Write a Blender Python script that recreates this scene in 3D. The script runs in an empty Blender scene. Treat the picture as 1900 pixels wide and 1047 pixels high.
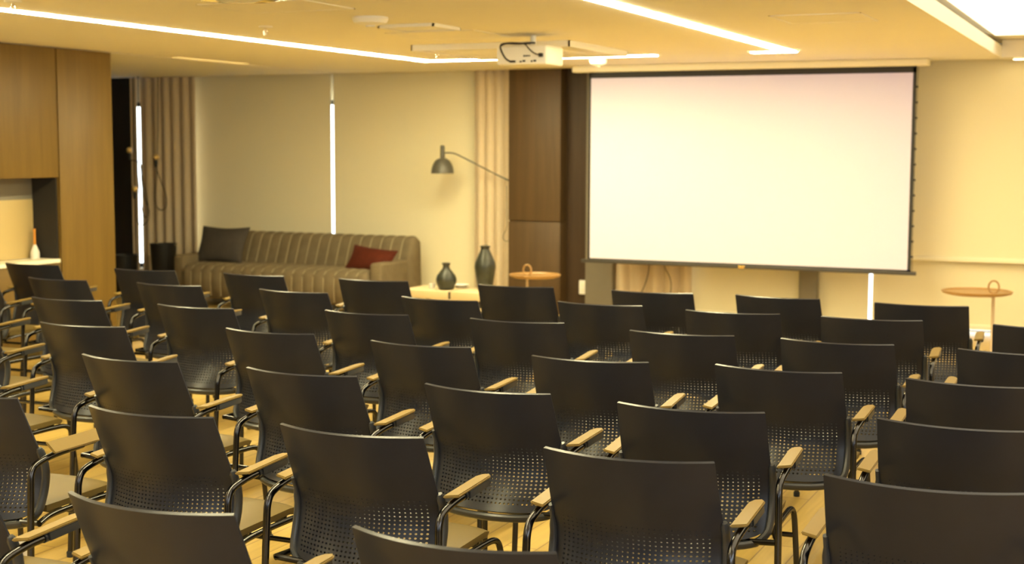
import bpy, bmesh, math, random
from mathutils import Vector, Matrix, Euler
random.seed(7)
S = bpy.context.scene
C = S.collection
PI = math.pi

# ------------------------------------------------------------------ camera
CAM_H = 1.66
YAW, PITCH, ROLL, FPX = math.radians(24.39975), math.radians(5.52951), math.radians(-0.19010), 2597.692
CXP, CYP = 950.0, 523.5
_r = Vector((math.cos(YAW), math.sin(YAW), 0)); _f = Vector((-math.sin(YAW), math.cos(YAW), 0))
_f2 = _f * math.cos(PITCH) - Vector((0, 0, 1)) * math.sin(PITCH)
_d = _f2.cross(_r)
_r2 = _r * math.cos(ROLL) + _d * math.sin(ROLL); _d2 = _d * math.cos(ROLL) - _r * math.sin(ROLL)
cam_data = bpy.data.cameras.new('camera'); cam = bpy.data.objects.new('camera', cam_data); C.objects.link(cam)
_m = Matrix((_r2, -_d2, -_f2)).transposed().to_4x4(); _m.translation = Vector((0, 0, CAM_H))
cam.matrix_world = _m
cam_data.sensor_width = 36; cam_data.lens = FPX / 1900 * 36
cam_data.clip_start = 0.05; cam_data.clip_end = 200
cam_data.dof.use_dof = True; cam_data.dof.focus_distance = 4.4; cam_data.dof.aperture_fstop = 4.0
S.camera = cam

# ------------------------------------------------------------------ world, exposure
W = bpy.data.worlds.new('world'); S.world = W; W.use_nodes = True
bg = W.node_tree.nodes['Background']; bg.inputs[0].default_value = (0.88, 0.96, 1.0, 1); bg.inputs[1].default_value = 5.0
S.view_settings.view_transform = 'Standard'; S.view_settings.look = 'None'
S.view_settings.gamma = 1; S.view_settings.exposure = 0.0; S.view_settings.use_curve_mapping = False

WARM = (1.0, 0.79, 0.36)
STRIP_E, PANEL_E, DAY_E, PROJ_W, REAR_E = 104.0, 2.0, 6.0, 135.0, 2.6

# ------------------------------------------------------------------ measuring helpers (world points from a view ray)
def ray(px, py):
    return (_r2 * ((px - CXP) / FPX) + _d2 * ((py - CYP) / FPX) + _f2)
def on_z(px, py, z):
    d = ray(px, py); t = (z - CAM_H) / d.z; return Vector((d.x * t, d.y * t, z))
def on_y(px, py, y):
    d = ray(px, py); t = y / d.y; return Vector((d.x * t, y, CAM_H + d.z * t))
def on_x(px, py, x):
    d = ray(px, py); t = x / d.x; return Vector((x, d.y * t, CAM_H + d.z * t))

# ------------------------------------------------------------------ materials
def mat(name, col, rough=0.6, metal=0.0, spec=0.5, emit=None, estr=0.0):
    m = bpy.data.materials.new(name); m.use_nodes = True
    b = m.node_tree.nodes['Principled BSDF']
    b.inputs['Base Color'].default_value = (*col, 1); b.inputs['Roughness'].default_value = rough
    b.inputs['Metallic'].default_value = metal; b.inputs['Specular IOR Level'].default_value = spec
    if emit:
        b.inputs['Emission Color'].default_value = (*emit, 1); b.inputs['Emission Strength'].default_value = estr
    return m
def noisy(m, scale=(8, 8, 8), c1=None, c2=None, detail=4, bump=0.0, bscale=60, rough=0.6, dist=0.0):
    nt = m.node_tree; b = nt.nodes['Principled BSDF']
    tc = nt.nodes.new('ShaderNodeTexCoord'); mp = nt.nodes.new('ShaderNodeMapping'); mp.inputs['Scale'].default_value = scale
    n = nt.nodes.new('ShaderNodeTexNoise'); n.inputs['Scale'].default_value = 1; n.inputs['Detail'].default_value = detail
    n.inputs['Roughness'].default_value = rough; n.inputs['Distortion'].default_value = dist
    r = nt.nodes.new('ShaderNodeValToRGB'); r.color_ramp.elements[0].position = 0.3; r.color_ramp.elements[1].position = 0.7
    r.color_ramp.elements[0].color = (*c1, 1); r.color_ramp.elements[1].color = (*c2, 1)
    nt.links.new(tc.outputs['Object'], mp.inputs[0]); nt.links.new(mp.outputs[0], n.inputs[0])
    nt.links.new(n.outputs[0], r.inputs[0]); nt.links.new(r.outputs[0], b.inputs['Base Color'])
    if bump:
        n2 = nt.nodes.new('ShaderNodeTexNoise'); n2.inputs['Scale'].default_value = bscale
        bp = nt.nodes.new('ShaderNodeBump'); bp.inputs['Strength'].default_value = bump; bp.inputs['Distance'].default_value = 0.004
        nt.links.new(tc.outputs['Object'], n2.inputs[0]); nt.links.new(n2.outputs[0], bp.inputs['Height'])
        nt.links.new(bp.outputs[0], b.inputs['Normal'])
    return m
M = {}
M['ceiling'] = noisy(mat('ceiling_paint', (.86, .83, .77), .85), (1.2, 1.2, 1.2), (.85, .82, .76), (.87, .84, .78))
M['wall'] = noisy(mat('wall_paint', (.75, .66, .5), .8), (2, 2, 2), (.74, .65, .49), (.77, .68, .52))
M['wood'] = noisy(mat('oak_veneer', (.3, .17, .05), .45, spec=.35), (14, 14, .9), (.12, .071, .014), (.16, .097, .021), 6, dist=.6)
M['dark_wood'] = noisy(mat('dark_walnut', (.13, .075, .035), .5, spec=.35), (16, 16, .8), (.07, .042, .018), (.095, .058, .025), 6, dist=.5)
M['recess_wood'] = noisy(mat('dark_recess_veneer', (.05, .03, .014), .5, spec=.3), (16, 16, .8), (.04, .023, .011), (.055, .032, .015), 6, dist=.5)
M['black_wall'] = noisy(mat('black_panel', (.012, .01, .009), .7), (6, 6, 1), (.011, .009, .008), (.016, .013, .011))
M['blind'] = noisy(mat('roller_blind_fabric', (.72, .62, .44), .9, spec=.1), (160, 160, 160), (.78, .715, .50), (.82, .755, .54))
M['blind_hem'] = mat('blind_hem_bar', (.86, .80, .60), .6)
M['curtain'] = noisy(mat('curtain_linen', (.62, .53, .42), .9, spec=.1), (120, 120, 20), (.60, .49, .34), (.65, .54, .385))
M['grey_post'] = noisy(mat('grey_post_paint', (.33, .28, .21), .7), (4, 4, 4), (.175, .155, .12), (.195, .175, .135))
M['white'] = mat('white_plastic', (.85, .83, .78), .4)
M['white_metal'] = mat('white_metal', (.82, .8, .74), .35)
M['cream'] = mat('cream_lacquer', (.88, .83, .68), .4)
M['table'] = mat('table_cream_lacquer', (.60, .49, .29), .4)
M['screen'] = noisy(mat('screen_matte_white', (.86, .85, .82), .9, spec=.1), (40, 40, 40), (.625, .605, .59), (.635, .615, .60))
M['black'] = mat('black_border', (.012, .011, .010), .6)
M['bar'] = mat('dark_grey_bar', (.045, .04, .034), .45)
M['glass'] = mat('window_glass', (1, 1, 1), .02)
_nt = M['glass'].node_tree; _nt.nodes.remove(_nt.nodes['Principled BSDF'])
_tr = _nt.nodes.new('ShaderNodeBsdfTransparent'); _gl = _nt.nodes.new('ShaderNodeBsdfGlossy'); _gl.inputs['Roughness'].default_value = .02
_mx = _nt.nodes.new('ShaderNodeMixShader'); _mx.inputs[0].default_value = .06
_nt.links.new(_tr.outputs[0], _mx.inputs[1]); _nt.links.new(_gl.outputs[0], _mx.inputs[2]); _nt.links.new(_mx.outputs[0], _nt.nodes['Material Output'].inputs[0])
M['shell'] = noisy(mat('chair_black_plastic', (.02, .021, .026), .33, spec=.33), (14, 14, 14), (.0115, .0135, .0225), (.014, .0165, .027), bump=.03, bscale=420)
M['rim'] = mat('chair_dark_trim', (.03, .033, .038), .33)
M['seat'] = mat('chair_seat_lit_plastic', (.125, .088, .027), .5, spec=.3)  # charcoal plastic with the warm overhead light put into its colour
M['arm'] = mat('chair_armrest_lit_plastic', (.185, .122, .030), .5, spec=.3)  # golden light on the pad tops put into the colour; grips stay dark
M['tube'] = mat('chair_black_chrome', (.06, .06, .064), .2, metal=1.0)
M['rubber'] = mat('rubber', (.02, .02, .02), .8)
M['sofa'] = noisy(mat('sofa_greige_velvet', (.24, .19, .115), .85, spec=.2), (9, 9, 9), (.145, .112, .066), (.18, .142, .086), bump=.2, bscale=200)
M['sofa_seam'] = mat('sofa_seam_cord', (.34, .28, .17), .8)
M['grey_fabric'] = noisy(mat('charcoal_cushion_fabric', (.06, .052, .045), .9, spec=.2), (10, 10, 10), (.055, .048, .041), (.07, .06, .052), bump=.2, bscale=300)
M['rust_fabric'] = noisy(mat('rust_cushion_velvet', (.22, .04, .012), .85, spec=.2), (10, 10, 10), (.06, .010, .004), (.09, .016, .006), bump=.2, bscale=300)
M['black_pot'] = mat('black_planter', (.012, .011, .01), .55)
M['brass'] = mat('brass', (.85, .6, .22), .2, metal=1)
M['bulb'] = mat('gold_tinted_bulb_glass', (.9, .65, .25), .22, metal=.6)
M['cord'] = mat('dark_cord', (.03, .026, .022), .7)
M['cord_grey'] = mat('taupe_cord', (.16, .13, .09), .7)
M['lamp'] = mat('lamp_grey_enamel', (.10, .095, .075), .4)
M['vase'] = noisy(mat('vase_grey_green_glaze', (.07, .075, .06), .35), (18, 18, 18), (.018, .021, .015), (.036, .04, .029))
M['tray'] = noisy(mat('orange_wood_tray', (.6, .3, .08), .35), (3, 30, 3), (.33, .185, .062), (.39, .225, .078))
M['stem'] = mat('pale_metal_stem', (.62, .5, .36), .35, metal=.3)
M['clear'] = mat('pale_glass', (.75, .72, .66), .15)
M['chrome'] = mat('chrome', (.8, .78, .74), .15, metal=1)
M['amber'] = mat('amber_glass', (.6, .25, .04), .15)
M['dark_plastic'] = mat('dark_plastic', (.01, .01, .01), .5)
M['strip'] = mat('light_strip_diffuser', (.9, .88, .8), .5, emit=(1.0, .88, .50), estr=STRIP_E)
M['panel_light'] = mat('luminous_ceiling_diffuser', (.9, .88, .8), .5, emit=(1.0, .89, .62), estr=PANEL_E)
M['rear_fill'] = mat('rear_fill_diffuser', (.9, .9, .9), .5, emit=(1.0, .97, .93), estr=REAR_E)
M['down'] = mat('downlight_diffuser', (.9, .88, .8), .5, emit=(1.0, .86, .5), estr=12)
M['cove'] = mat('dim_cove_diffuser', (.9, .8, .6), .5, emit=(1.0, .66, .2), estr=.9)
M['day'] = mat('bright_window_pane', (.8, .85, .9), .3, emit=(.78, .9, 1.0), estr=DAY_E)

# floor boards: long planks across the room, each its own tone
fm = mat('floor_oak_planks', (.6, .4, .14), .4, spec=.4); M['floor'] = fm
nt = fm.node_tree; b = nt.nodes['Principled BSDF']
tc = nt.nodes.new('ShaderNodeTexCoord'); mp = nt.nodes.new('ShaderNodeMapping'); mp.inputs['Rotation'].default_value = (0, 0, PI / 2)
br = nt.nodes.new('ShaderNodeTexBrick'); br.inputs['Scale'].default_value = 1; br.inputs['Brick Width'].default_value = 1.3
br.inputs['Row Height'].default_value = .14; br.inputs['Mortar Size'].default_value = .003; br.offset = .37
br.inputs['Color1'].default_value = (.58, .39, .10, 1); br.inputs['Color2'].default_value = (.68, .47, .135, 1); br.inputs['Mortar'].default_value = (.3, .18, .06, 1)
no = nt.nodes.new('ShaderNodeTexNoise'); no.inputs['Scale'].default_value = 1; no.inputs['Detail'].default_value = 6
mp2 = nt.nodes.new('ShaderNodeMapping'); mp2.inputs['Scale'].default_value = (40, 2.5, 1)
mx = nt.nodes.new('ShaderNodeMix'); mx.data_type = 'RGBA'; mx.blend_type = 'MULTIPLY'; mx.inputs[0].default_value = .45
nt.links.new(tc.outputs['Object'], mp.inputs[0]); nt.links.new(mp.outputs[0], br.inputs[0])
nt.links.new(tc.outputs['Object'], mp2.inputs[0]); nt.links.new(mp2.outputs[0], no.inputs[0])
nt.links.new(br.outputs[0], mx.inputs[6]); nt.links.new(no.outputs[0], mx.inputs[7]); nt.links.new(mx.outputs[2], b.inputs['Base Color'])

# ------------------------------------------------------------------ mesh helpers
class MB:
    """collects shapes into ONE mesh object"""
    def __init__(s): s.bm = bmesh.new()
    def box(s, x0, x1, y0, y1, z0, z1, bev=0.0, seg=2):
        t = bmesh.new(); bmesh.ops.create_cube(t, size=1)
        bmesh.ops.scale(t, vec=(abs(x1 - x0), abs(y1 - y0), abs(z1 - z0)), verts=t.verts)
        bmesh.ops.translate(t, vec=((x0 + x1) / 2, (y0 + y1) / 2, (z0 + z1) / 2), verts=t.verts)
        if bev: bmesh.ops.bevel(t, geom=list(t.edges), offset=bev, segments=seg, affect='EDGES', profile=.5)
        return s.add(t)
    def add(s, t, mx=None):
        me = bpy.data.meshes.new('tmp')
        if mx: bmesh.ops.transform(t, matrix=mx, verts=t.verts)
        t.to_mesh(me); t.free(); s.bm.from_mesh(me); bpy.data.meshes.remove(me); return s
    def prism(s, pts, z0, z1, bev=0):
        t = bmesh.new()
        vs = [t.verts.new((p[0], p[1], z0)) for p in pts]; f = t.faces.new(vs)
        e = bmesh.ops.extrude_face_region(t, geom=[f]); bmesh.ops.translate(t, vec=(0, 0, z1 - z0), verts=[v for v in e['geom'] if isinstance(v, bmesh.types.BMVert)])
        bmesh.ops.recalc_face_normals(t, faces=t.faces)
        if bev: bmesh.ops.bevel(t, geom=list(t.edges), offset=bev, segments=2, affect='EDGES')
        return s.add(t)
    def lathe(s, prof, n=32, c=(0, 0, 0)):
        rings = []
        for r, z in prof:
            rings.append([s.bm.verts.new((c[0] + r * math.cos(2 * PI * k / n), c[1] + r * math.sin(2 * PI * k / n), c[2] + z)) for k in range(n)])
        for a, bb in zip(rings, rings[1:]):
            for k in range(n): s.bm.faces.new((a[k], a[(k + 1) % n], bb[(k + 1) % n], bb[k]))
        s.bm.faces.new(rings[0][::-1]); s.bm.faces.new(rings[-1]); return s
    def tube(s, pts, r, n=10, smooth=0, ry=None, closed=False, radii=None):
        P = [Vector(p) for p in pts]
        for _ in range(smooth):
            Q = [P[0]] if not closed else []
            rng = range(len(P) - 1) if not closed else range(len(P))
            for i in rng:
                a, c2 = P[i], P[(i + 1) % len(P)]; Q += [a * .75 + c2 * .25, a * .25 + c2 * .75]
            P = Q + ([P[-1]] if not closed else [])
        rings = []; up = None
        for i, p in enumerate(P):
            a = P[i - 1] if (i > 0 or closed) else P[i]; c2 = P[(i + 1) % len(P)] if (i < len(P) - 1 or closed) else P[i]
            t = (c2 - a).normalized()
            if up is None: up = t.orthogonal().normalized() if ry is None else Vector((1, 0, 0)) if abs(t.x) < .9 else Vector((0, 1, 0))
            up = (up - t * up.dot(t)).normalized(); sd = t.cross(up)
            q = radii[i * (len(radii) - 1) // max(1, len(P) - 1)] if radii else 1
            rings.append([s.bm.verts.new(p + (up * math.cos(2 * PI * k / n) * r + sd * math.sin(2 * PI * k / n) * (ry or r)) * q) for k in range(n)])
        m = len(rings)
        for i in range(m if closed else m - 1):
            a, bb = rings[i], rings[(i + 1) % m]
            for k in range(n): s.bm.faces.new((a[k], a[(k + 1) % n], bb[(k + 1) % n], bb[k]))
        if not closed:
            s.bm.faces.new(rings[0][::-1]); s.bm.faces.new(rings[-1])
        return s
    def grid(s, fn, nu, nv, close_u=False):
        V = [[s.bm.verts.new(fn(i / nu, j / nv)) for i in range(nu + 1)] for j in range(nv + 1)]
        for j in range(nv):
            for i in range(nu): s.bm.faces.new((V[j][i], V[j][i + 1], V[j + 1][i + 1], V[j + 1][i]))
        return s
    def build(s, name, m, parent=None, loc=None, ang=35, thick=0.0, off=0.0):
        bmesh.ops.remove_doubles(s.bm, verts=s.bm.verts, dist=1e-5)
        bmesh.ops.recalc_face_normals(s.bm, faces=s.bm.faces)
        me = bpy.data.meshes.new(name); s.bm.to_mesh(me); s.bm.free()
        me.materials.append(m)
        o = bpy.data.objects.new(name, me); C.objects.link(o)
        if thick:
            md = o.modifiers.new('thickness', 'SOLIDIFY'); md.thickness = thick; md.offset = off; md.use_even_offset = ang > 60
            dg = bpy.context.evaluated_depsgraph_get(); me2 = bpy.data.meshes.new_from_object(o.evaluated_get(dg), depsgraph=dg)
            o.modifiers.clear(); o.data = me2; bpy.data.meshes.remove(me); me = me2; me.name = name
        me.shade_smooth() if hasattr(me, 'shade_smooth') else [setattr(p, 'use_smooth', True) for p in me.polygons]
        me.set_sharp_from_angle(angle=math.radians(ang))
        if parent: o.parent = parent
        if loc: o.location = loc
        return o
def tag(o, label, cat, group=None):
    o['label'] = label; o['category'] = cat
    if group: o['group'] = group
    return o
def thing(name, label, cat, loc=(0, 0, 0), rz=0.0, group=None):
    o = bpy.data.objects.new(name, None); C.objects.link(o); o.location = loc; o.rotation_euler = (0, 0, rz); o.empty_display_size = .1
    return tag(o, label, cat, group)
def struct(o): o['kind'] = 'structure'; return o
def boxobj(name, m, x0, x1, y0, y1, z0, z1, bev=0, parent=None):
    return MB().box(x0, x1, y0, y1, z0, z1, bev).build(name, m, parent)

# ------------------------------------------------------------------ the room
ZC = 2.42                       # main ceiling
XL, XF = -7.80, -1.18           # face of the cabinet wall; right edge of the dropped ceiling
YW = 13.15                      # face of the window wall
struct(boxobj('floor', M['floor'], -12.4, 3.4, -4.2, 13.6, -.1, 0))
struct(boxobj('ceiling', M['ceiling'], XL, XF, -4.2, 12.78, ZC, ZC + .10))
struct(boxobj('ceiling', M['ceiling'], XF, 3.4, -4.2, 13.15, ZC + .155, ZC + .3))
struct(boxobj('ceiling', M['ceiling'], XL - .3, XF + .0, -4.2, 13.15, ZC + .155, ZC + .3))
struct(boxobj('ceiling', M['ceiling'], -12.4, XL - .07, -4.2, 12.78, ZC + .0, ZC + .1))
struct(boxobj('ceiling', M['ceiling'], -12.4, XL - .3, -4.2, 13.15, ZC + .155, ZC + .3))
# pelmet at the far end of the raised ceiling
pel = struct(boxobj('trim_1', M['ceiling'], XF + .0, 3.35, 12.62, 12.9, ZC + .005, ZC + .15))
# window wall with its two openings
w = MB()
w.box(-12.4, 3.4, YW, YW + .25, 2.16, 2.8)
w.box(-12.4, -11.0, YW, YW + .25, 0, 2.16); w.box(-6.2, -4.80, YW, YW + .25, 0, 2.16); w.box(2.6, 3.4, YW, YW + .25, 0, 2.16)
w.box(-11.0, -6.2, YW, YW + .25, 0, .22)
struct(w.build('wall_back', M['wall']))
struct(boxobj('wall_right', M['wall'], 3.2, 3.4, -4.2, 13.4, 0, 2.72))
struct(boxobj('wall_front', M['wall'], -12.4, 3.4, -4.2, -4.0, 0, 2.72))
struct(boxobj('wall_left', M['wall'], -8.75, -8.52, -4.2, 9.18, 0, ZC))
struct(boxobj('wall_alcove', M['black_wall'], -12.4, -8.52, 9.0, 9.18, 0, ZC))
struct(boxobj('wall_alcove_side', M['black_wall'], -12.4, -12.2, 9.18, 13.15, 0, ZC))
struct(boxobj('wall_dark_panel', M['black_wall'], -12.2, on_y(245.5, 300, 12.95).x, 12.94, 12.96, 0, ZC + .1))
def window(name, x0, x1, z0, z1, nm):
    f = MB(); t = .05; y0, y1 = YW + .08, YW + .16
    f.box(x0, x1, y0, y1, z0, z0 + t); f.box(x0, x1, y0, y1, z1 - t, z1); 
    for k in range(nm + 1):
        xx = x0 + (x1 - x0 - t) * k / nm; f.box(xx, xx + t, y0, y1, z0, z1)
    o = struct(f.build(name, M['bar'])); MB().box(x0 + t, x1 - t, YW + .115, YW + .125, z0 + t, z1 - t).build('pane', M['glass'], o); return o
window('window_1', -11.0, -6.2, .22, 2.16, 4)
window('window_2', -4.8, 2.6, -.045, 2.16, 7)
# wide daylight window in the wall behind the viewer
dw = MB()
for (x0, x1, z0, z1) in ((-1.8, 3.0, 1.15, 1.2), (-1.8, 3.0, 2.2, 2.25), (-1.8, -1.75, 1.2, 2.2), (-.2, -.15, 1.2, 2.2), (1.4, 1.45, 1.2, 2.2), (2.95, 3.0, 1.2, 2.2)): dw.box(x0, x1, -4.0, -3.93, z0, z1)
o = struct(dw.build('window_3', M['white_metal'])); MB().box(-1.75, 2.95, -3.99, -3.97, 1.2, 2.2).build('pane', M['day'], o)

# daylight window in the wall on the viewer's right
dw = MB()
for (y0, y1, z0, z1) in ((-3.6, 2.4, 1.25, 1.3), (-3.6, 2.4, 2.2, 2.25), (-3.6, -3.55, 1.3, 2.2), (-.65, -.6, 1.3, 2.2), (2.35, 2.4, 1.3, 2.2)): dw.box(3.13, 3.2, y0, y1, z0, z1)
o = struct(dw.build('window_4', M['white_metal'])); MB().box(3.17, 3.19, -3.55, 2.35, 1.3, 2.2).build('pane', M['day'], o)

# wooden column, dark panel, grey posts
c = MB(); c.box(-5.83, -5.27, 12.76, 13.14, .925, ZC + .1, .003); c.box(-5.83, -5.27, 12.76, 13.14, 0, .915, .003); c.box(-5.82, -5.28, 12.775, 13.13, .9, .94)
struct(c.build('wall_column', M['dark_wood']))
struct(boxobj('wall_recess_panel', M['recess_wood'], -5.27, -5.04, 12.93, 13.14, 0, ZC + .1))
struct(boxobj('trim_2', M['grey_post'], -5.04, -4.755, 12.86, 13.14, 0, ZC + .1, .004))
struct(boxobj('trim_3', M['grey_post'], -2.925, -2.755, 12.90, 12.97, 0, ZC + .1, .004))

# ---- cabinet wall on the left
def cab_mat(): return M['wood']
NY, NZ0, NZ1 = 8.56, .765, 1.405
t = thing('tall_cabinet', 'tall oak cabinet panel at the end of the left wall, beside the dark alcove', 'cabinet', (XL, 8.9, 0))
MB().box(-.70, -.022, -.32, .31, 0, ZC - .004).build('body', M['wood'], t)
MB().box(-.02, 0, -.318, .31, .06, ZC - .006, .002).build('door', M['wood'], t)
t = thing('upper_cabinet', 'oak wall cabinet above the lit niche on the left wall', 'cabinet', (XL, 6.57, NZ1))
MB().box(-.70, -.022, -2.0, 2.0, 0, ZC - NZ1 - .004).build('body', M['wood'], t)
for k in range(4): MB().box(-.02, 0, -1.998 + k * 1.0, -1.002 + k * 1.0, .003, ZC - NZ1 - .006, .002).build('door', M['wood'], t)
t = thing('base_cabinet', 'oak base cabinet under the lit niche, behind the leftmost chairs', 'cabinet', (XL, 6.57, 0))
MB().box(-.70, -.022, -2.0, 2.0, 0, NZ0 - .03).build('body', M['wood'], t)
for k in range(4): MB().box(-.02, 0, -1.998 + k * 1.0, -1.002 + k * 1.0, .06, NZ0 - .034, .002).build('door', M['wood'], t)
tag(boxobj('countertop', M['cream'], XL - .30, XL + .005, 4.57, NY, NZ0 - .028, NZ0, .003), 'cream counter along the bottom of the niche in the left wall', 'countertop')
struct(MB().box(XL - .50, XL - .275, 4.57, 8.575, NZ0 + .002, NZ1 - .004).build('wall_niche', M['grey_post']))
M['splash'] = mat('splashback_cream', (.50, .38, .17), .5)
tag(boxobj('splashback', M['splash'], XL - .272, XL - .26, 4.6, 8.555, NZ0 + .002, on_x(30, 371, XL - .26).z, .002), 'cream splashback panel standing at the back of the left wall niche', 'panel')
struct(boxobj('wall_niche_end', M['black_wall'], XL - .27, XL - .03, 8.562, 8.578, NZ0 + .002, NZ1 - .004))
struct(boxobj('wall_cabinet_side', M['wall'], -8.5, XL, -4.0, 4.56, 0, ZC - .002))
p = on_x(66, 478, XL - .21)
t = thing('bottle', 'small slim glass bottle with amber neck on the niche counter', 'bottle', (p.x, min(p.y, 8.51), NZ0))
MB().lathe([(.0, 0), (.034, 0), (.036, .01), (.036, .05), (.022, .085), (.013, .105), (.011, .11)], 20).build('body', M['clear'], t)
MB().lathe([(.0, .109), (.010, .11), (.009, .22), (.012, .222), (.012, .235), (0, .236)], 16).build('neck', M['amber'], t)

# ------------------------------------------------------------------ light strips, panels, ceiling fittings
def flat_quad(pts, z0, z1): return MB().prism(pts, z0, z1)
SW = .046
t = MB(); z0, z1 = ZC - .004, ZC + .004
def strip(name, label, pts):
    o = thing(name, label, 'light', (pts[0][0], pts[0][1], ZC), 0, 'recessed light lines in the dropped ceiling')
    a = MB(); f = MB()
    for (x0, x1, y0, y1) in pts[1]:
        a.box(x0 - pts[0][0], x1 - pts[0][0], y0 - pts[0][1], y1 - pts[0][1], -.006, -.0005)
    a.build('diffuser', M['strip'], o); return o
strip('light_strip', 'long white light line on left of ceiling, turning a corner to run behind projector', ((-5.92, 11.2), ((-5.92 - SW, -5.92 + SW, 1.0, 11.2 + SW), (-5.92 + SW, -3.77, 11.2 - SW, 11.2 + SW))))
strip('light_strip', 'diagonal white light line on right of ceiling with a short hooked end above the screen', ((-2.64, 11.15), ((-2.64 - SW, -2.64 + SW, 1.0, 11.15 + SW), (-2.95, -2.64 - SW, 11.15 - SW, 11.15 + SW))))
t = thing('luminous_panel', 'very bright luminous panel in the raised ceiling at top right', 'light', (0, 5, ZC + .155))
MB().box(-1.175, 2.9, -3.0, 7.0, -.012, -.001).build('diffuser', M['panel_light'], t)
t = thing('downlight', 'small glowing downlight under the pelmet at the right edge', 'light', (*on_z(1884, 107.5, ZC)[:2], ZC + .005))
t.location.y = 12.76; t.location.x = -1.05
MB().lathe([(0, -.012), (.05, -.012), (.05, 0), (0, 0)], 24).build('diffuser', M['down'], t)
MB().tube([(.055 * math.cos(a * PI / 12), .055 * math.sin(a * PI / 12), -.006) for a in range(24)], .006, 6, closed=True).build('ring', M['white_metal'], t)
t = thing('added_fill_panel', 'added white fill light panel on the ceiling, unseen behind the viewer', 'light', (-.6, -1.8, ZC))  # unseen panel, added to throw neutral light from behind the camera
MB().box(-3.4, -.62, -1.8, 1.9, -.02, -.001).build('diffuser', M['rear_fill'], t)
a, b2 = on_z(325, 106, ZC), on_z(432, 119, ZC)
t = thing('cove_light', 'thin dim golden light slot in the alcove ceiling, beside the tall cabinet', 'light', (a.x, a.y, ZC))
MB().box(-.03, .03, 0, b2.y - a.y, -.004, .003).build('diffuser', M['cove'], t)

def disc_thing(name, label, cat, px, py, r, prof, m, group=None, z=ZC):
    p = on_z(px, py, z); t = thing(name, label, cat, (p.x, p.y, z), 0, group)
    MB().lathe(prof, 36).build('housing', m, t); return t
t = disc_thing('smoke_detector', 'large round white ceiling detector left of the projector', 'smoke detector', 687, 32, .1,
           [(0, 0), (.105, 0), (.108, -.012), (.095, -.034), (.06, -.046), (0, -.05)], M['white'])
MB().lathe([(0, -.049), (.03, -.049), (.028, -.056), (0, -.057)], 24).build('sensor', M['white_metal'], t)
t = disc_thing('smoke_detector', 'small round white detector on ceiling just above left end of the screen casing', 'smoke detector', 1110, 108, .08,
           [(0, 0), (.072, 0), (.078, -.02), (.07, -.045), (.045, -.062), (0, -.068)], M['white'])
MB().lathe([(0, -.067), (.02, -.067), (.018, -.074), (0, -.075)], 20).build('sensor', M['white_metal'], t)
for (px, py, lab) in ((493, 49, 'chrome sprinkler head above the long left light line'), (24, 2, 'chrome sprinkler head at the top left corner of the photo'), (812, 94, 'chrome sprinkler head at the corner of the left light line')):
    p = on_z(px, py, ZC); t = thing('sprinkler', lab, 'sprinkler', (p.x, p.y, ZC), 0, 'ceiling sprinklers')
    MB().lathe([(0, 0), (.045, 0), (.043, -.006), (.018, -.012), (0, -.012)], 24).build('rosette', M['white_metal'], t)
    g = MB(); g.tube([(0, 0, -.01), (0, 0, -.026)], .009, 8)
    g.tube([(.012, 0, -.022), (.016, 0, -.035), (.004, 0, -.05)], .003, 6); g.tube([(-.012, 0, -.022), (-.016, 0, -.035), (-.004, 0, -.05)], .003, 6)
    g.lathe([(0, -.048), (.014, -.049), (.014, -.052), (0, -.053)], 12); g.build('head', M['chrome'], t)
p = on_z(440, -9, ZC)
t = thing('ceiling_diffuser', 'round chrome-rimmed air diffuser cut by the top edge of the photo', 'ceiling vent', (p.x, p.y, ZC))
MB().lathe([(0, 0), (.26, 0), (.255, -.012), (.2, -.022), (.18, -.012), (0, -.012)], 40).build('rim', M['chrome'], t)
MB().lathe([(0, -.012), (.15, -.013), (.10, -.03), (0, -.034)], 36).build('cone', M['white_metal'], t)
def hatch(name, label, corners, cat='access panel', th=.004, m=None, frame=True):
    P = [on_z(x, y, ZC) for x, y in corners]; x0 = (P[0].x + P[3].x) / 2; x1 = (P[1].x + P[2].x) / 2
    y0 = min(P[0].y, P[1].y); y1 = max(P[2].y, P[3].y); cx, cy = (x0 + x1) / 2, (y0 + y1) / 2
    t = thing(name, label, cat, (cx, cy, ZC)); hx, hy = abs(x1 - x0) / 2, abs(y1 - y0) / 2
    MB().box(-hx + .01, hx - .01, -hy + .01, hy - .01, -th * .6, -.0005).build('plate', m or M['ceiling'], t)
    f = MB(); w_ = .012
    f.box(-hx, hx, -hy, -hy + w_, -th, 0); f.box(-hx, hx, hy - w_, hy, -th, 0); f.box(-hx, -hx + w_, -hy, hy, -th, 0); f.box(hx - w_, hx, -hy, hy, -th, 0)
    f.build('frame', M['white_metal'], t); return t, hx, hy
hatch('access_panel', 'square ceiling hatch with thin pale frame, near the round air diffuser', ((364, 8), (585, 0), (640, 15), (468, 24)))
hatch('access_panel', 'ceiling hatch with thin pale frame left of the projector', ((711, 61), (881, 56), (930, 64), (796, 73)))
hatch('access_panel', 'thin-framed ceiling hatch right of the right-hand light line', ((1427, 29), (1599, 23), (1630, 38), (1458, 41)))
hatch('ceiling_plate', 'small white raised ceiling plate between detector and projector', ((711, 46.5), (812, 42), (845, 51), (748, 55)), 'ceiling panel', .02, M['white'])
t, hx, hy = hatch('air_conditioner', 'white ceiling air conditioner cassette half hidden behind the projector', ((778, 83), (1078, 75), (1150, 95), (870, 101)), 'air conditioner', .045, M['white'])
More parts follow.
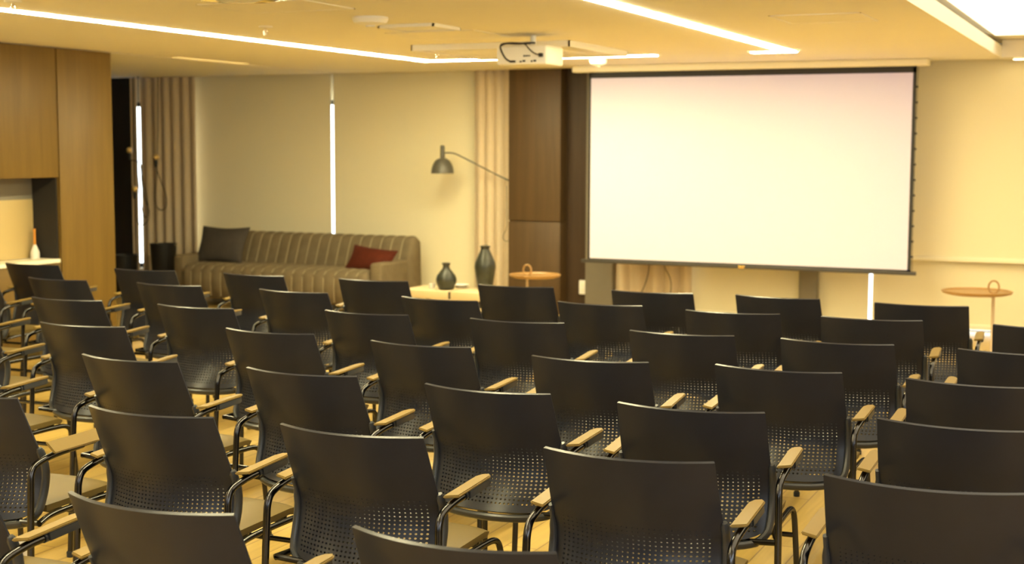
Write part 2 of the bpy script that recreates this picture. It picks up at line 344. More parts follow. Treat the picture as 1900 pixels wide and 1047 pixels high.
for s_ in (-1, 1):
    MB().box(-hx * .8, hx * .8, s_ * hy * .78 - .03, s_ * hy * .78 + .03, -.03, -.01, .004).build('louvre', M['white_metal'], t)
    MB().box(s_ * hx * .84 - .03, s_ * hx * .84 + .03, -hy * .7, hy * .7, -.03, -.01, .004).build('louvre', M['white_metal'], t)
MB().box(-hx * .6, hx * .6, -hy * .6, hy * .6, -.032, -.01, .006).build('grille', M['white'], t)

# ------------------------------------------------------------------ projector
PY = 8.72
pa, pb = on_y(921, 103, PY), on_y(1014, 101, PY); pt = on_y(921, 67, PY)
PW = pb.x - pa.x; PH = pt.z - pa.z; PX = (pa.x + pb.x) / 2; PZ = (pa.z + pb.z) / 2
t = thing('projector', 'white projector hanging under the ceiling with black cables at its back', 'projector', (PX, PY, PZ))
MB().box(-PW / 2, PW / 2, 0, .30, -PH / 2, PH / 2, .016, 3).build('body', M['white'], t)
MB().tube([(.0, .20, PH / 2 - .002), (.0, .20, ZC - PZ)], .02, 12).build('mount', M['white_metal'], t)
MB().lathe([(0, 0), (.035, 0), (.038, .02), (.03, .022), (0, .018)], 24).build('lens', M['dark_plastic'], t).matrix_local = Matrix.Translation((-.06, .298, 0)) @ Matrix.Rotation(-PI / 2, 4, 'X')
for (u, v, ww, hh) in ((.06, -.05, .012, .012), (.10, -.05, .012, .01), (.13, -.05, .012, .008), (.16, -.05, .016, .008), (-.045 + .1, -.31, .02, .012), (-.01, -.34, .016, .01), (.21, -.33, .012, .012), (.27, -.31, .02, .012)):
    MB().box(u * PW - ww / 2, u * PW + ww / 2, -.002, .004, v * PH - hh / 2, v * PH + hh / 2).build('port', M['dark_plastic'], t)
MB().box(.40 * PW - .014, .40 * PW + .014, -.022, .004, -.03 * PH - .013, -.03 * PH + .013, .003).build('power_plug', M['dark_plastic'], t)
MB().box(-.16 * PW - .02, -.16 * PW + .016, -.02, .003, -.33 * PH - .007, -.33 * PH + .007, .002).build('cable_plug', M['dark_plastic'], t)
c = MB()
c.tube([(.39 * PW, -.02, -.03 * PH), (.30 * PW, -.03, .03 * PH), (.18 * PW, -.03, .30 * PH), (.12 * PW, -.02, .50 * PH), (.02 * PW, .0, .60 * PH), (-.15 * PW, .02, .58 * PH), (-.28 * PW, .03, .62 * PH)], .0045, 8, 3)
c.tube([(-.2 * PW, -.018, -.33 * PH), (-.28 * PW, -.03, -.2 * PH), (-.36 * PW, -.035, .2 * PH), (-.39 * PW, -.03, .46 * PH), (-.37 * PW, -.01, .60 * PH), (-.2 * PW, .0, .64 * PH), (0, .02, .60 * PH), (.12 * PW, .05, .60 * PH)], .006, 8, 3)
c.tube([(-.38 * PW, -.02, .5 * PH), (-.30 * PW, -.01, .62 * PH), (-.1 * PW, .01, .57 * PH), (.1 * PW, .04, .63 * PH), (.15 * PW, .1, .66 * PH)], .007, 8, 3)
c.build('cable', M['cord'], t)

# ------------------------------------------------------------------ projection screen
SY = 12.45
sx0, sx1 = on_y(1092.5, 480, SY).x, on_y(1693.5, 300, SY).x
q = [on_y(1097, 141, SY), on_y(1697, 133, SY), on_y(1690, 500, SY), on_y(1092, 485, SY)]
zt, zb = (q[0].z + q[1].z) / 2, (q[2].z + q[3].z) / 2
BL, BR = q[3].x, q[2].x
t = thing('projection_screen', 'large white pull-down projection screen with black border in front of the window wall', 'projection screen', ((BL + BR) / 2, SY, zb))
sh, hw = zt - zb, (BR - BL) / 2
skt = q[0].x - (BL + BR) / 2 + hw       # slight lean of the sheet's left edge
MB().box(-hw + .012, hw - .03, -.001, .001, .012, sh - .015).build('sheet', M['screen'], t)
bo = MB(); bo.box(-hw - .008, -hw + .012, -.0025, .002, 0, sh + .03); bo.box(hw - .03, hw, -.0025, .002, 0, sh + .03); bo.box(-hw - .008, hw, -.0025, .002, sh - .015, sh + .04); bo.box(-hw - .008, hw, -.0025, .002, -.002, .012)
bo.build('border', M['black'], t)
cl, cr = on_y(1065, 130, SY).x - t.location.x, on_y(1724, 118, SY).x - t.location.x
MB().box(cl, cr, -.055, .075, sh + .04, ZC - zb - .001, .01, 3).build('casing', M['cream'], t)
MB().box(-hw - .075, hw + .045, -.016, .016, -.032, .0, .006).build('bottom_bar', M['bar'], t)
MB().box(-.03, .03, -.022, -.01, -.028, -.004, .004).build('pull_tab', M['brass'], t)
for k in range(12): MB().box(hw, hw + .016, -.003, .003, .12 + k * .133, .137 + k * .133, .001).build('tension_tab', M['black'], t)
MB().tube([(hw + .012, 0, .0), (hw + .005, 0, .4), (hw + .004, 0, 1.2), (hw + .012, 0, sh + .03)], .002, 6).build('tension_cord', M['black'], t)
# the projector's own beam, a rectangle that just fills the sheet
L = bpy.data.lights.new('projector_beam', 'SPOT'); lo = bpy.data.objects.new('projector_beam', L); C.objects.link(lo)
lp = Vector((PX - .06, PY + .325, PZ)); lo.location = lp; lo.rotation_euler = (PI / 2, 0, 0)
L.energy = PROJ_W; L.color = (.17, .09, 1.0); L.shadow_soft_size = .006; L.spot_size = math.radians(120); L.spot_blend = .05
L.use_nodes = True; n = L.node_tree; em = n.nodes['Emission']
tcn = n.nodes.new('ShaderNodeTexCoord'); sp = n.nodes.new('ShaderNodeSeparateXYZ'); n.links.new(tcn.outputs['Normal'], sp.inputs[0])
def mth(op, a, b_=None):
    q_ = n.nodes.new('ShaderNodeMath'); q_.operation = op
    for i_, v_ in enumerate((a, b_)):
        if v_ is None: continue
        if isinstance(v_, (int, float)): q_.inputs[i_].default_value = v_
        else: n.links.new(v_, q_.inputs[i_])
    return q_.outputs[0]
D_ = SY - lp.y
az = mth('ABSOLUTE', sp.outputs[2]); hx_ = mth('DIVIDE', sp.outputs[0], az); hz_ = mth('DIVIDE', sp.outputs[1], az)
cx_, cz_ = (t.location.x - .01 - lp.x) / D_, (zb + sh / 2 - lp.z) / D_
i1 = mth('LESS_THAN', mth('ABSOLUTE', mth('SUBTRACT', hx_, cx_)), (hw - .018) / D_)
i2 = mth('LESS_THAN', mth('ABSOLUTE', mth('SUBTRACT', hz_, cz_)), (sh / 2 - .01) / D_)
c3 = mth('POWER', az, -3.0)
n.links.new(mth('MULTIPLY', mth('MULTIPLY', i1, i2), c3), em.inputs['Strength'])

# ------------------------------------------------------------------ blinds and curtains
def blind(name, label, x0, x1, z0, z1, y, hem=True):
    o = thing(name, label, 'blind', ((x0 + x1) / 2, y, z0), 0, 'roller blinds on the window wall'); h = (x1 - x0) / 2
    MB().box(-h, h, -.001, .001, .0, z1 - z0).build('fabric', M['blind'], o)
    if hem: MB().box(-h, h, -.014, .008, -.012, .03, .005).build('hem_bar', M['blind_hem'], o)
    MB().tube([(-h, .0, z1 - z0), (h, 0, z1 - z0)], .025, 12).build('roller', M['white_metal'], o)
    return o
ZT = ZC + .09
gx = on_y(617.5, 300, 13.04).x
blind('roller_blind', 'beige roller blind behind the left half of the sofa', -9.92, gx - .018, .12, ZT, 13.04)
blind('roller_blind', 'beige roller blind behind the arm lamp and right half of the sofa', gx + .018, -6.05, .12, ZT, 13.04)
g2 = on_y(1614, 560, 13.04).x
blind('roller_blind', 'beige roller blind behind the lower middle of the projection screen', -4.1, g2 - .012, .06, ZT, 13.04)
blind('roller_blind', 'lower beige roller blind reaching the floor right of the screen, behind round table', g2 + .016, 3.1, .055, ZT, 13.06)
lz = on_y(1800, 484, 12.98).z
blind('roller_blind', 'upper beige roller blind right of the screen, ending in a pale hem bar', on_y(1655, 300, 12.98).x, 3.1, lz, ZT, 12.98)
def curtain(name, label, x0, x1, y, folds, amp=.024, z0=.015, z1=ZC + .085, seed=1):
    rnd = random.Random(seed); ph = [rnd.uniform(-.5, .5) for _ in range(folds + 2)]
    def fn(u, v):
        k = u * folds; i = int(min(k, folds - 1)); pp = ph[i] * (1 - (k - i)) + ph[i + 1] * (k - i)
        a = amp * (.75 + .35 * v)
        x = x0 + (x1 - x0) * u + .018 * math.sin(2 * PI * k * 1.0 + pp + 1.2) * (1 - v * .3)
        return (x - (x0 + x1) / 2, a * math.sin(2 * PI * k + pp) + .3 * a * math.sin(4 * PI * k + 2 * pp), z0 + (z1 - z0) * (1 - v))
    o = thing(name, label, 'curtain', ((x0 + x1) / 2, y, 0), 0, 'floor-length curtains')
    MB().grid(fn, folds * 14, 10).build('fabric', M['curtain'], o, thick=.003, ang=80)
    MB().box((x0 - x1) / 2, (x1 - x0) / 2, -.012, .012, z1 - .004, z1 + .012, .002).build('track', M['bar'], o)
    return o
curtain('curtain', 'wide pale curtain hanging behind the bare bulbs at far left', on_y(261.5, 300, 12.92).x, on_y(364, 300, 12.92).x, 12.92, 6, seed=3)
curtain('curtain', 'narrow pale strip of curtain left of the bright window slit', on_y(243, 300, 12.92).x, on_y(255.5, 300, 12.92).x, 12.92, 1, .02, seed=4)
curtain('curtain', 'pale curtain beside the wooden column, behind the lamp arm', on_y(878, 300, 12.93).x, on_y(943, 300, 12.93).x + .03, 12.93, 4, seed=5)
curtain('curtain', 'pale curtain below the left end of the projection screen', -4.80, on_y(1280, 520, 12.93).x, 12.93, 5, .03, seed=6)
def cable(name, label, pts, r, m, sm=3): return tag(MB().tube(pts, r, 8, sm).build(name, m), label, 'cable')
Y_ = 12.80
def path(y, *pp): return [on_y(px, py, y) for px, py in pp]
cable('cable', 'dark cable hanging in a bow below the screen, left one of two', path(Y_, (1203, 470), (1205, 496), (1200, 520), (1190, 545), (1170, 565), (1165, 600)), .006, M['cord_grey'])
cable('cable', 'dark cable hanging in a bow below the screen, right one of two', path(Y_, (1228, 470), (1232, 496), (1244, 515), (1246, 535), (1240, 565), (1242, 600)), .006, M['cord_grey'])
t = thing('wall_socket', 'white wall socket on the dark wood panel left of the screen', 'socket', tuple(on_y(1083, 533, 12.93)))
MB().box(-.04, .04, -.03, -.0, -.07, .07, .008).build('plate', M['white'], t)
for s_ in (-1, 1): MB().box(-.015, .015, -.033, -.028, s_ * .025 - .01, s_ * .025 + .01, .002).build('outlet', M['cream'], t)

# ------------------------------------------------------------------ sofa and cushions
SX0, SX1, SYB = -9.26, -6.77, 12.78
sw = (SX1 - SX0); t = thing('sofa', 'long greige channel-stitched sofa against the window blinds', 'sofa', ((SX0 + SX1) / 2, 12.3, 0))
def channels(prof, x0, x1, n, bulge, sub=8):
    """closed profile (y, z, outward ny, nz, weight) swept along x with n stitched channels"""
    m_ = MB(); cols = n * sub; V = []
    for i in range(cols + 1):
        f = (i % sub) / sub; b_ = bulge * (abs(math.sin(PI * f)) ** .6 if i not in (0, cols) else 0)
        x = x0 + (x1 - x0) * i / cols
        e = min(i, cols - i); rr = 0 if e > 3 else (.03, .012, .004, .001)[e]
        V.append([m_.bm.verts.new((x, y + ny * (b_ * wt - rr), z + nz * (b_ * wt - rr))) for (y, z, ny, nz, wt) in prof])
    k = len(prof)
    for i in range(cols):
        for j in range(k): m_.bm.faces.new((V[i][j], V[i][(j + 1) % k], V[i + 1][(j + 1) % k], V[i + 1][j]))
    m_.bm.faces.new(V[0][::-1]); m_.bm.faces.new(V[-1]); return m_
hw_ = sw / 2
bp = [(.44, .08, 1, 0, 0), (.42, .60, 1, 0, 0), (.40, .70, .5, .8, .4), (.34, .735, 0, 1, 1), (.27, .72, -.6, .8, 1), (.23, .67, -1, .2, 1), (.18, .55, -1, .1, 1), (.13, .42, -1, 0, 1), (.12, .08, -1, 0, 0)]
channels(bp, -hw_ + .01, hw_ - .02, 20, .009).build('backrest', M['sofa'], t, ang=70)
sp_ = [(.13, .10, 0, -1, 0), (.13, .40, 0, 1, .3), (.0, .43, 0, 1, 1), (-.30, .435, 0, 1, 1), (-.44, .425, -.3, 1, 1), (-.505, .38, -1, .3, 1), (-.515, .25, -1, 0, 1), (-.505, .12, -1, -.2, 1), (-.46, .09, 0, -1, 0)]
channels(sp_, -hw_ + .135, hw_ - .135, 18, .010).build('seat', M['sofa'], t, ang=70)
for s_ in (-1, 1):
    MB().box(s_ * (hw_ - .13), s_ * hw_, -.47, .10, .09, .52, .03, 4).build('arm', M['sofa'], t, ang=50)
    for yy in (-.42, .36): MB().tube([(s_ * (hw_ - .09), yy, 0), (s_ * (hw_ - .09), yy, .095)], .02, 10).build('leg', M['bar'], t)
pp = MB()
for k in range(1, 20):
    x = -hw_ + .01 + (sw - .03) * k / 20; pp.tube([(x, .335, .737), (x, .265, .722), (x, .224, .67), (x, .174, .55), (x, .124, .43)], .005, 6, 1)
for k in range(1, 18):
    x = -hw_ + .135 + (sw - .27) * k / 18; pp.tube([(x, .12, .405), (x, 0, .432), (x, -.30, .437), (x, -.445, .427), (x, -.508, .38), (x, -.518, .25), (x, -.508, .12)], .004, 6, 1)
pp.build('piping', M['sofa_seam'], t)
def cushion(name, label, m, size, loc, rot, h=1.0, pinch=.35, th=.075):
    def side(sg):
        def fn(u, v):
            a, b_ = 2 * u - 1, 2 * v - 1
            e = (1 - abs(a) ** 2.4) * (1 - abs(b_) ** 2.4)
            x = a * (1 - .10 * (1 - b_ * b_) * pinch * 0 - .09 * (1 - abs(b_) ** 1.5) * (abs(a) ** 3)); z = b_ * (1 - .11 * (1 - abs(a) ** 1.5) * (abs(b_) ** 3))
            return (x * size / 2, sg * th * max(e, 0) ** .55, z * size * h / 2)
        return fn
    o = thing(name, label, 'cushion', loc); o.rotation_euler = rot
    a = MB(); a.grid(side(1), 24, 24); a.grid(side(-1), 24, 24); a.build('cover', m, o, ang=80)
    rim = []
    f_ = side(1)
    for k in range(20): rim.append(f_(k / 20, 0))
    for k in range(20): rim.append(f_(1, k / 20))
    for k in range(20): rim.append(f_(1 - k / 20, 1))
    for k in range(20): rim.append(f_(0, 1 - k / 20))
    MB().tube(rim, .004, 6, closed=True).build('piping', m, o); return o
pg = on_y(417, 461, 12.3)
cushion('cushion', 'dark grey square cushion leaning at the left end of the sofa', M['grey_fabric'], .60, (pg.x + .055, 12.18, .615), (math.radians(-24), 0, 0), .68)
pr = on_y(692, 484, 12.2)
cushion('cushion', 'rust red cushion leaning at the right end of the sofa', M['rust_fabric'], .52, (pr.x + .01, 12.14, .52), (math.radians(-34), math.radians(5), math.radians(-4)), .56)

# ------------------------------------------------------------------ planters, bare-bulb pendants
pc = on_y(303, 452, 12.45)
t = thing('planter', 'tall black planter standing between the curtain and left sofa arm', 'planter', (pc.x, 12.45, 0))
MB().lathe([(0, 0), (.11, 0), (.115, .01), (.143, pc.z - .02), (.148, pc.z), (.138, pc.z), (.128, pc.z - .05), (0, pc.z - .05)], 36).build('pot', M['black_pot'], t)
for s_ in (-1, 1): MB().tube([(s_ * .146, 0, pc.z - .03), (s_ * .165, 0, pc.z - .025), (s_ * .165, 0, pc.z - .005), (s_ * .146, 0, pc.z - .002)], .006, 8).build('handle', M['chrome'], t)
pc = on_y(232, 473, 12.5)
t = thing('planter', 'lower black planter in front of the dark wall at far left', 'planter', (pc.x - .02, 12.5, 0))
MB().lathe([(0, 0), (.12, 0), (.125, .01), (.155, pc.z - .02), (.16, pc.z), (.15, pc.z), (.14, pc.z - .05), (0, pc.z - .05)], 36).build('pot', M['black_pot'], t)
def pendant(label, bx, by, y, pts, up=1):
    c = on_y(bx, by, y); o = thing('pendant_bulb', label, 'pendant lamp', (c.x, y, c.z), 0, 'bare bulbs on looping cords')
    r = .036
    g = MB(); g.lathe([(0.001, -r)] + [(r * math.cos(a * PI / 14), r * math.sin(a * PI / 14)) for a in range(-5, 7)] + [(.001, r)], 20); g.build('bulb', M['bulb'], o)
    MB().lathe([(0, -r - .075), (.017, -r - .075), (.024, -r - .02), (.020, -r + .012), (0, -r + .012)], 16).build('socket', M['dark_plastic'], o)
    P = [Vector((0, 0, -r - .07))] + [on_y(px, py, y) - Vector((c.x, y, c.z)) for px, py in pts]
    P[-1].z = ZC - c.z
    MB().tube(P, .0055, 6, 3).build('cord', M['cord'], o); return o
pendant('gold bulb, the highest of three on cords, against the dark wall', 240, 279, 12.62, ((262, 300), (264, 330), (272, 362), (276, 390), (272, 408), (262, 392), (256, 330), (249, 240), (248, 150)))
pendant('gold bulb right of the other two, its cord in a long loop before curtain', 289, 292, 12.72, ((296, 330), (308, 360), (310, 384), (300, 392), (289, 384), (286, 362), (291, 330), (293, 250), (293, 150)))
pendant('gold bulb, the lowest of three on cords, beside the window slit', 250, 351, 12.52, ((253, 380), (252, 408), (262, 420), (275, 412), (278, 390), (268, 368), (262, 340), (258, 250), (256, 150)))

# ------------------------------------------------------------------ arm lamp, coffee table, vases, round tables
YL = 12.62
a_ = on_y(944, 336, 12.85); a_.x = -5.832; b_ = on_y(832, 284, YL); s0 = on_y(821, 322, YL); s1 = on_y(822, 270, YL); ae = on_y(940, 334, 12.84)
t = thing('wall_lamp', 'grey swing-arm lamp with bell shade, fixed to the wooden column', 'lamp', tuple(a_))
sc_ = s0 - a_
MB().grid(lambda u, v: ((.002 + .112 * (math.sin(v * PI / 2) ** .8)) * math.cos(2 * PI * u) + sc_.x, (.002 + .112 * (math.sin(v * PI / 2) ** .8)) * math.sin(2 * PI * u) + sc_.y, sc_.z + .155 * math.cos(v * PI / 2) ** 1.1), 36, 14).build('shade', M['lamp'], t, thick=.003, ang=80)
MB().lathe([(0, .145), (.022, .145), (.024, .17), (.021, s1.z - s0.z), (0, s1.z - s0.z + .003)], 20, (sc_.x, sc_.y, sc_.z)).build('neck', M['lamp'], t)
MB().tube([(sc_.x + .005, sc_.y, b_.z - a_.z + .0), (b_.x - a_.x + .03, sc_.y + .01, b_.z - a_.z + .004), (b_.x - a_.x + .10, sc_.y + .03, b_.z - a_.z - .02), tuple(ae - a_), (0, 0, 0)], .0075, 8, 2).build('arm', M['lamp'], t)
MB().lathe([(0, 0), (.03, 0), (.03, .012), (0, .014)], 20).build('wall_plate', M['lamp'], t).matrix_local = Matrix.Translation((0, 0, 0)) @ Matrix.Rotation(-PI / 2, 4, 'Y')
MB().grid(lambda u, v: (sc_.x + .028 * math.sin(PI * v) * math.cos(2 * PI * u), sc_.y + .028 * math.sin(PI * v) * math.sin(2 * PI * u), sc_.z + .06 + .04 * math.cos(PI * v)), 16, 10).build('bulb', M['clear'], t)
cable('cable', 'thin lamp cable looping at left edge of the wooden column', path(12.74, (940, 345), (941, 400), (941, 425), (934, 434), (933, 444), (940, 449), (944, 446)), .004, M['cord_grey'])

TZ = .37
pa = on_z(728, 540, TZ); pb = on_z(922, 540, TZ); y0 = on_z(820, 540.5, TZ).y; y1 = on_z(820, 530.5, TZ).y
tx0, tx1 = pa.x, pb.x
t = thing('coffee_table', 'low cream table with two vases, right of the sofa', 'coffee table', ((tx0 + tx1) / 2, (y0 + y1) / 2, 0)); hx, hy = (tx1 - tx0) / 2, (y1 - y0) / 2
jx = on_z(829, 542, TZ).x - t.location.x
MB().box(-hx, jx - .012, -hy, hy, TZ - .075, TZ, .006).box(jx + .012, hx, -hy, hy, TZ - .075, TZ, .006).build('top', M['table'], t)
MB().box(jx - .012, jx + .012, -hy + .01, hy - .01, TZ - .07, TZ - .004).build('joint', M['bar'], t)
for sx in (-1, 1):
    for sy in (-1, 1): MB().box(sx * (hx - .08) - .02, sx * (hx - .08) + .02, sy * (hy - .08) - .02, sy * (hy - .08) + .02, 0, TZ - .07, .003).build('leg', M['bar'], t)
def vase(label, px, py, prof, facets=48):
    p = on_z(px, py, TZ); o = thing('vase', label, 'vase', (p.x, p.y, TZ), 0, 'grey green vases'); 
    MB().lathe(prof, facets).build('body', M['vase'], o, ang=50)
    r, z = prof[-2]; MB().tube([(r * math.cos(a * PI / 16), r * math.sin(a * PI / 16), z) for a in range(32)], .006, 8, closed=True).build('rim', M['vase'], o); return o
vase('squat round dark vase with short flared neck, on the cream table', 828, 537.5, [(0, 0), (.055, 0), (.07, .01), (.09, .06), (.094, .09), (.085, .125), (.055, .165), (.034, .19), (.029, .215), (.042, .240), (.034, .237), (.0, .2)])
vase('tall faceted dark vase with narrow neck, on the cream table', 900, 537, [(0, 0), (.062, 0), (.068, .012), (.088, .13), (.098, .205), (.092, .245), (.06, .32), (.042, .358), (.039, .375), (.05, .395), (.042, .392), (0, .36)], 10)
p = on_z(802, 536, TZ); t = thing('glass_cup', 'small clear glass cup left of the squat vase', 'cup', (p.x, p.y, TZ))
MB().lathe([(0, 0), (.025, 0), (.032, .05), (.029, .05), (.023, .006), (0, .006)], 20).build('bowl', M['clear'], t)
p = on_z(856, 533.5, TZ); t = thing('dish', 'small white dish between the two vases', 'dish', (p.x, p.y, TZ))
MB().lathe([(0, 0), (.04, 0), (.075, .028), (.07, .028), (.04, .006), (0, .006)], 28).build('bowl', M['white'], t)
def round_table(label, pl, pr, py, z, ring_px, stem_px, rr):
    a, b2 = on_z(pl, py, z), on_z(pr, py, z); R = (b2 - a).length / 2; c = (a + b2) / 2
    o = thing('side_table', label, 'side table', (c.x, c.y, 0), 0, 'round tray side tables')
    MB().lathe([(0, z - .012), (R * .8, z - .012), (R * .96, z), (R, z + .018), (R * .975, z + .02), (R * .93, z + .006), (0, z + .002)], 48).build('tray', M['tray'], o)
    sx = on_z(stem_px, py, z).x - c.x
    MB().tube([(sx, 0, .012), (sx, 0, z + .006)], .012, 12).build('stem', M['stem'], o)
    MB().lathe([(0, 0), (R * .62, 0), (R * .62, .008), (.02, .014), (0, .014)], 40, (sx * .5, 0, 0)).build('base', M['stem'], o)
    MB().tube([(sx + rr * .8 * math.cos(k * PI / 12), 0, z + .004 + rr + rr * math.sin(k * PI / 12)) for k in range(24)], .008, 8, closed=True, ry=.012).build('ring_handle', M['tray'], o)
round_table('round orange wood tray table with ring handle before the wooden column', 944, 1041, 513, .46, 975, 975, .05)
round_table('round orange wood tray table with ring handle right of the screen', 1749, 1876, 544, .50, 1845, 1845, .05)

# ------------------------------------------------------------------ the chair
def prof_y(z):
    K = [(.38, .046), (.42, .070), (.46, .089), (.50, .103), (.54, .112), (.575, .113), (.61, .102), (.65, .082), (.70, .058), (.83, 0)]
    for (za, ya), (zb_, yb) in zip(K, K[1:]):
        if z <= zb_: return ya + (yb - ya) * (z - za) / (zb_ - za)
    return 0
def prof_s(z):          # smoothed profile
    return sum(prof_y(min(.83, max(.38, z + d))) for d in (-.024, -.016, -.008, 0, .008, .016, .024)) / 7 if z < .80 else prof_y(z)
def half_w(z): 
    return .241 + .006 * min(1, (.83 - z) / .2) - .012 * max(0, (.46 - z) / .06)
def sag(z): return .068 + .012 * max(0, (.6 - z) / .2)
def shell_pt(u, z, out=0):
    y = prof_s(z) - sag(z) * (1 - u * u)
    return Vector((u * half_w(z), y - out, z))
NC, ZH0, ZH1, NR = 32, .425, .630, 16
def shell_mesh():
    m_ = MB(); bm = m_.bm; us = [-1 + 2 * i / NC for i in range(NC + 1)]
    zt_ = [.83 - (.83 - ZH1) * j / 12 for j in range(13)]
    zl = [ZH1 - (ZH1 - ZH0) * j / NR for j in range(NR + 1)]
    zb2 = [ZH0, .415, .405]
    zs = zt_ + zl[1:] + zb2[1:]
    def zadj(u, z):     # rounded lower corners
        return z + (max(0, (ZH0 + .03 - z) / .05) * .03 * abs(u) ** 8)
    V = [[bm.verts.new(shell_pt(u, zadj(u, z))) for u in us] for z in zs]
    for j in range(len(zs) - 1):
        r = j - 12
        for i in range(NC):
            q4 = (V[j][i], V[j][i + 1], V[j + 1][i + 1], V[j + 1][i])
            if 0 <= r < NR and 2 <= i < NC - 2:
                size = .10 + .135 * min(1, (r + 1) / 9)
                uc, zc_ = (us[i] + us[i + 1]) / 2, (zs[j] + zs[j + 1]) / 2; du, dz = (us[i + 1] - us[i]), (zs[j] - zs[j + 1])
                ov = []
                for k in range(8):       # octagon starting upper left, going clockwise seen from the front
                    an = PI * .5 + PI * 3 / 8 - (k + .5 - .5) * PI / 4
                    ov.append(bm.verts.new(shell_pt(uc + du * size * 1.12 * math.cos(an), zc_ + dz * size * math.sin(an))))
                # sides: top, right, bottom, left
                for sd in range(4):
                    a_v, b_v = q4[sd], q4[(sd + 1) % 4]; o1, o2 = ov[(2 * sd) % 8], ov[(2 * sd + 1) % 8]
                    bm.faces.new((a_v, b_v, o2, o1)); bm.faces.new((a_v, o1, ov[(2 * sd - 1) % 8]))
            else: bm.faces.new(q4)
    return m_
def make_chair():
    t = thing('conference_chair', 'x', 'chair')
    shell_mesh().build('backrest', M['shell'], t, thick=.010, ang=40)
    # U-shaped rim that holds the shell along its sides and bottom
    pts = []
    for z in (.648, .60, .55, .50, .45, .425): p = shell_pt(-1, z); pts.append((p.x - .005, p.y - .003, z))
    for u in (-.93, -.8, -.6, -.4, -.2, 0, .2, .4, .6, .8, .93):
        p = shell_pt(u, .40); pts.append((p.x, p.y + .004, .385 + .018 * abs(u) ** 6))
    for z in (.425, .45, .50, .55, .60, .648): p = shell_pt(1, z); pts.append((p.x + .005, p.y - .003, z))
    MB().tube(pts, .013, 10, 1, ry=.016, radii=[.55, .9] + [1] * 19 + [.9, .55]).build('back_rim', M['rim'], t)
    # seat
    sm = MB()
    def seat(u, v):
        a = 2 * u - 1; hw2 = .245 - .012 * v
        yb = prof_s(.44) - .055 * (1 - a * a) + .035
        y = yb + (.525 - .03 * a * a - yb) * v
        if v > .85: pass
        z = .452 - .012 * (1 - a * a) * (1 - v) - .022 * max(0, (v - .8) / .2) ** 2 - .008 * abs(a) ** 6
        return (a * hw2 * (1 - .10 * max(0, (v - .9) / .1) ** 2), y, z)
    sm.grid(seat, 18, 16); sm.build('seat', M['seat'], t, thick=.022, off=-1, ang=50)
    g = MB(); g.box(-.215, .215, .18, .22, .395, .425, .006); g.box(-.215, .215, .40, .44, .395, .425, .006); g.build('seat_frame', M['tube'], t)
    for s_ in (-1, 1):
        l = MB().tube([(s_ * .300, -.035, .012), (s_ * .292, -.006, .55), (s_ * .291, -.002, .58), (s_ * .291, .012, .604), (s_ * .292, .04, .615), (s_ * .294, .10, .626), (s_ * .295, .16, .630), (s_ * .295, .24, .633)], .0115, 12, 2).build('leg', M['tube'], t)
        MB().lathe([(0, 0), (.015, 0), (.016, .018), (.013, .024), (0, .024)], 12, (s_ * .300, -.035, 0)).build('glide', M['rubber'], l)
        l = MB().tube([(s_ * .288, .03, .405), (s_ * .262, .10, .412), (s_ * .248, .20, .412), (s_ * .246, .42, .412), (s_ * .25, .475, .408), (s_ * .254, .50, .385), (s_ * .258, .505, .33), (s_ * .272, .53, .012)], .0105, 12, 2).build('leg', M['tube'], t)
        MB().lathe([(0, 0), (.015, 0), (.016, .018), (.013, .024), (0, .024)], 12, (s_ * .272, .53, 0)).build('glide', M['rubber'], l)
        q8 = [(-.022, -.12), (.024, -.105), (.024, .115), (.012, .135), (-.010, .128), (-.022, .10)]
        ap = MB(); ap.prism([(s_ * a, c) for a, c in q8], .008, .017, .003)
        gp = MB(); gp.prism([(s_ * a, c) for a, c in ((.002, -.02), (.022, -.03), (.022, .11), (.010, .128), (.002, .12))], -.016, .009, .003)
        o = ap.build('armrest', M['arm'], t, loc=(s_ * .292, .185, .638), ang=50)
        o.rotation_euler = (math.radians(3), math.radians(-4 * s_), 0)
        gp.tube([(s_ * .003, -.035, -.006), (s_ * .003, .0, -.005)], .0145, 12); gp.build('armrest_grip', M['rim'], o, ang=50)
    MB().tube([(-.259, .506, .305), (.259, .506, .305)], .009, 10).build('stretcher', M['tube'], t)
    MB().tube([(-.287, .03, .407), (-.15, .045, .395), (.15, .045, .395), (.287, .03, .407)], .010, 10, 1).build('rear_beam', M['tube'], t)
    return t
chair0 = make_chair()
def kids(o): return [x for x in bpy.data.objects if x.parent == o]
tree = [(c_, kids(c_)) for c_ in kids(chair0)]
used = []
def place_chair(x, y, rz, label, group, tilt=False):
    if not used: r = chair0; parts = [a for a, _ in tree]
    else:
        r = chair0.copy(); C.objects.link(r); parts = []
        for ch, gs in tree:
            c_ = ch.copy(); C.objects.link(c_); c_.parent = r; parts.append(c_)
            for g in gs: d = g.copy(); C.objects.link(d); d.parent = c_
    used.append(r); r.location = (x, y, 0); r.rotation_euler = (0, 0, math.radians(rz)); r['label'] = label; r['group'] = group
    if tilt:
        for c_ in parts:
            if c_.name.startswith('armrest') and c_.location.x > 0: c_.rotation_euler = (math.radians(3), math.radians(58), 0); c_.location = (.300, .185, .652); c_['label'] = 'armrest pad tipped up on its side'
    return r
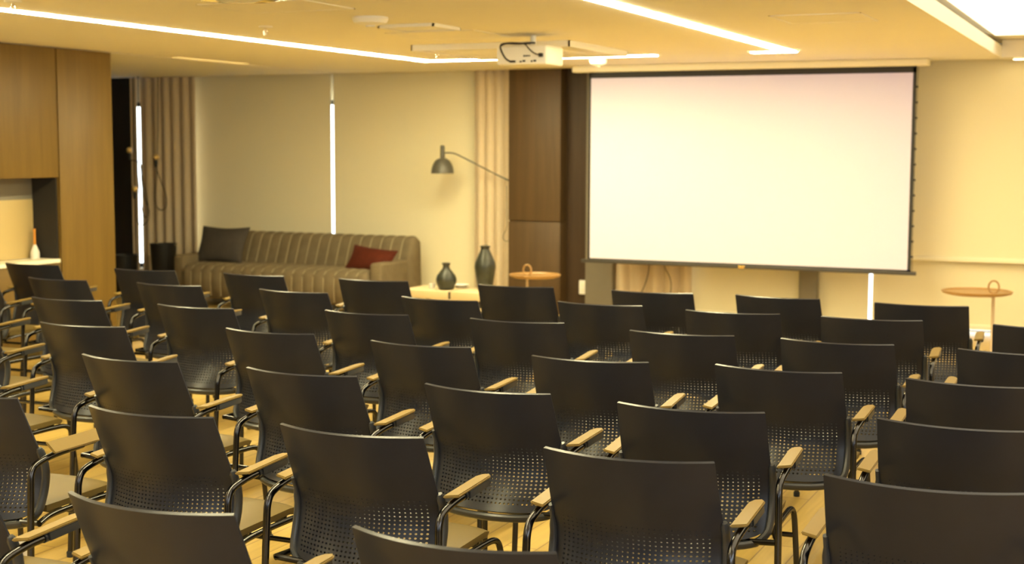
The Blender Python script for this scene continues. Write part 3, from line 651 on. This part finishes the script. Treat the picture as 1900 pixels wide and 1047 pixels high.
# (px of the back's top left corner, px of its top right corner) measured row by row; None: corner outside the photo
ROWS = [
 ('front', 'front row nearest the screen', [(-7.1, 7.51), ((217, 499), (320, 502)), ((412, 506), (529, 513)), ((629, 517), (757, 522)), ((888, 528), (1026, 533)), ((1137, 539), (1284, 544)), ((1365, 546), (1522, 556)), ((1626, 562), (1794, 568))]),
 ('second', 'second row from the screen', [(-6.95, 6.76), ((52, 514), (162, 521)), ((254, 524), (373, 531)), ((480, 535), (610, 545)), ((742, 549), (891, 560)), ((1035, 559), (1192, 568)), ((1274, 576), (1445, 582)), ((1526, 588), (1709, 594)), ((1843, 602), None)]),
 ('third', 'third row from the screen', [(-6.18, 5.88), ((64, 551), (184, 558)), ((291, 564), (435, 573)), ((601, 575), (761, 585)), ((875, 591), (1044, 599)), ((1169, 613), (1362, 623)), ((1451, 628), (1657, 640)), ((1778, 647), None)]),
 ('fourth', 'fourth row from the screen', [(-5.35, 5.1), ((80, 598), (226, 606)), ((417, 608), (585, 621)), ((687, 631), (875, 645)), ((987, 660), (1203, 672)), ((1329, 676), (1561, 692)), ((1682, 702), None)]),
 ('fifth', 'fifth row from the screen', [(-4.62, 4.33), ((153, 656), (330, 673)), ((457, 681), (664, 699)), ((788, 711), (1023, 732)), ((1145, 747), (1420, 765)), ((1629, 776), None)]),
 ('sixth', 'sixth row from the screen', [(-3.6, 3.47, 'tilt'), ((165, 752), (397, 775)), ((520, 786), (787, 812)), ((1006, 830), (1330, 858)), ((1530, 880), None)]),
 ('seventh', 'row nearest the viewer', [(-2.905, 2.62), ((131, 912), (432, 955)), ((654, 976), (1035, 1026))]),
]
ORD = ['first', 'second', 'third', 'fourth', 'fifth', 'sixth', 'seventh', 'eighth', 'ninth']
CW = .482
for key, words, items in ROWS:
    n_vis = len(items)
    for i, it in enumerate(items):
        tilt = False
        if isinstance(it[0], (int, float)):
            x, y, rz = it[0], it[1], 0; tilt = len(it) > 2
        else:
            A = on_z(*it[0], .83)
            if it[1]:
                B_ = on_z(*it[1], .83); x, y = (A.x + B_.x) / 2, (A.y + B_.y) / 2
                rz = max(-3.5, min(3.5, .6 * math.degrees(math.atan2(B_.y - A.y, B_.x - A.x))))
            else: x, y, rz = A.x + CW / 2, A.y, 0
        last = i == n_vis - 1
        if i == 0:
            lab = {'front': 'black armchair at the left end of the front row, before the niche counter',
                   'sixth': 'black armchair cut by left photo edge, its right armrest tipped up on its side'}.get(key, 'black armchair, left end of %s, only right arm in view' % words)
        elif last and key not in ('front', 'seventh'): lab = 'black armchair, right end of %s, cut by photo edge' % words
        elif last: lab = 'black perforated-back armchair at right end of %s' % words
        else: lab = 'black perforated-back armchair in %s, %s from left end' % (words, ORD[i])
        place_chair(x, y, rz, lab, 'chairs in the %s' % words, tilt)
t = thing('floor_box', 'small white upright box on the floor at bottom left, beside a chair', 'box', tuple(on_z(42, 1075, 0)))
MB().box(-.022, .022, -.02, .02, 0, .16, .004).build('casing', M['white'], t)
MB().box(-.014, .014, -.022, -.018, .09, .12, .001).build('outlet', M['cream'], t)
S.cycles.use_denoising = True
